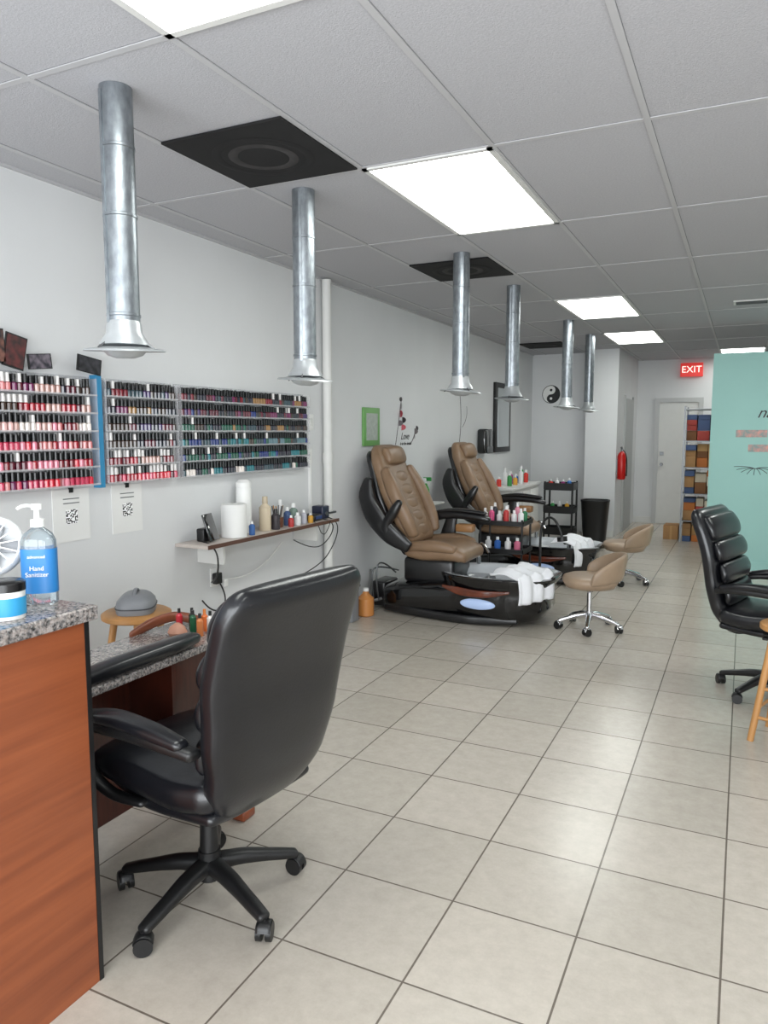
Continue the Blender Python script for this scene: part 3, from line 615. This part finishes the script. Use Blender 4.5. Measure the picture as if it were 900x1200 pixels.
bx('ledge_shelf', XL+.001,-2.80,6.45,7.25,.80,.82,trim_m,None,.003)
for (y,c) in ((6.72,(215,225,220)),(6.85,(235,235,235)),(6.99,(70,160,70))):
    e = empty('spray_cleaner_bottle',(-2.91,y,.821)); rings('body',[(0,.035,.045),(.14,.037,.047),(.19,.018,.02),(.21,.014,.014)],M('cl_%d' % c[0],c,.3),e,e=2.6); rings('label',[(.03,.0375,.0475),(.11,.0385,.0485)],M('lab_g',(90,150,60),.5),e,e=2.6,cap0=False,cap1=False)
    rings('neck',[(.2,.017,.017),(.225,.015,.015)],white,e); box('trigger_head',(.02,0,.245),(.09,.025,.04),white if c[0]>100 else M('green_tr',(40,140,60),.4),e,.008); box('trigger',(.045,0,.205),(.01,.015,.05),white,e,.003,(0,20,0))
e = empty('orange_jug',(-2.82,5.48,0)); rings('body',[(0,.06,.06),(.01,.07,.07),(.15,.07,.07),(.19,.03,.03),(.21,.022,.022)],M('amber',(196,130,70),.25),e); rings('cap',[(.21,.025,.025),(.235,.025,.025)],white,e)
e = empty('grey_storage_bin'); bx('bin',-2.98,-2.80,5.2,5.32,0.0,.28,greyd,e,.01); bx('lid',-2.99,-2.79,5.19,5.33,.28,.3,M('binlid',(70,72,76)),e,.004)

e = empty('three_tier_cart',(-2.28,10.40,0))
for x in (-.19,.19):
    for y in (-.15,.15): cyl('post',(x,y,.04),(x,y,.86),.014,blackpl,e,n=10); cyl('wheel',(x,y-.01,.022),(x,y+.01,.022),.022,blackpl,e,n=14)
for k,z in enumerate((.12,.42,.74)):
    bx('tray_%d' % k,-.2,.2,-.16,.16,z,z+.015,blackpl,e)
    for a in ((-.2,.2,-.165,-.155),(-.2,.2,.155,.165),(-.205,-.195,-.16,.16),(.195,.205,-.16,.16)): bx('rim_%d' % k,a[0],a[1],a[2],a[3],z+.015,z+.10,blackpl,e)
for i in range(4): q=bottle(-.13+i*.085,-.05,.756,.13+.02*(i%2),.03,cols[(i*2)%7],'bottle_%d' % i); q.parent=e
for i in range(3): q=bottle(-.1+i*.1,-.05,.436,.15,.03,cols[(i+1)%7],'jar_%d' % i); q.parent=e
e = empty('trash_can',(-1.84,10.6,0)); rings('bin',[(0,.14,.13),(.01,.15,.14),(.57,.19,.175),(.58,.195,.18),(.60,.195,.18),(.60,.18,.165),(.55,.175,.16)],blackpl,e,e=3,cap1=True)
e = empty('fire_extinguisher',(-1.60,11.28,.85)); rings('tank',[(0,.05,.05),(.02,.06,.06),(.34,.06,.06),(.38,.045,.045),(.41,.02,.02)],red,e); box('valve',(0,0,.43),(.03,.04,.05),steel,e,.006); sweep('handle',[(0,.0,.46),(0,-.05,.475),(0,-.11,.46)],(.02,.01),(1,0,0),steel,e,n=12); tube('hose',[(0,.02,.43),(.05,.05,.4),(.075,.02,.2),(.07,0,.05)],.01,blackpl,e); bx('bracket',-.069,-.055,-.03,.03,.1,.3,steel,e)
e = empty('storage_shelf_of_boxes',(-.04,0,0))
for x in (-.72,-.12):
    for y in (11.2,11.75): bx('upright',x-.012,x+.012,y-.012,y+.012,0,1.9,steel,e)
for z in (.3,.68,1.05,1.42,1.86): bx('shelf_%d' % int(z*100),-.73,-.11,11.19,11.76,z-.012,z,steel,e)
bc=[card,M('box_pale',(190,150,100),.8),M('box_orange',(196,116,56),.7),M('box_brown',(130,88,56),.8),M('box_white',(205,192,172),.7),M('box_blue',(70,90,130),.6),M('box_red',(170,60,50),.6)]
k=0
for z0,hs_ in ((.0,.27),(.3,.33),(.68,.34),(1.05,.34),(1.42,.38)):
    x=-.70
    while x<-.2:
        w=random.uniform(.10,.22); w=min(w,-.13-x); hh=0; 
        while hh<hs_*.8:
            dh=random.uniform(.07,.16); dh=min(dh,hs_*.95-hh)
            if dh>.02: bx('box_%d' % k,x+random.uniform(0,.008),x+w-.008,11.22+random.uniform(0,.08),11.6,z0+hh+.001,z0+hh+dh-.001,random.choice(bc),e,.003); k+=1
            hh+=dh
        x+=w
e = empty('cardboard_box'); bx('carton',-1.0,-.80,11.35,11.7,0,.2,card,e,.003); bx('tape',-.91,-.88,11.349,11.35,0,.2,bc[1],e)

# ---------------- lights
ld = bpy.data.lights.new('daylight','AREA'); ld.shape='RECTANGLE'; ld.size=5.8; ld.size_y=2.05; ld.energy=320; ld.color=(.93,.97,1)
lo = bpy.data.objects.new('storefront_daylight',ld); scene.collection.objects.link(lo); lo.location=(0,YF-.15,1.2); lo.rotation_euler=(math.radians(90),0,0)
w = bpy.data.worlds.new('World'); scene.world=w; w.use_nodes=True
w.node_tree.nodes['Background'].inputs[0].default_value=(.85,.92,1,1); w.node_tree.nodes['Background'].inputs[1].default_value=1.0

# ---------------- camera
cd = bpy.data.cameras.new('camera'); cd.sensor_fit='HORIZONTAL'; cd.sensor_width=36; cd.lens=34.8; cd.clip_start=.05
co = bpy.data.objects.new('camera',cd); scene.collection.objects.link(co); co.location=(0,0,1.55)
co.rotation_euler=(math.radians(90-6.2),0,math.radians(25.8)); scene.camera=co
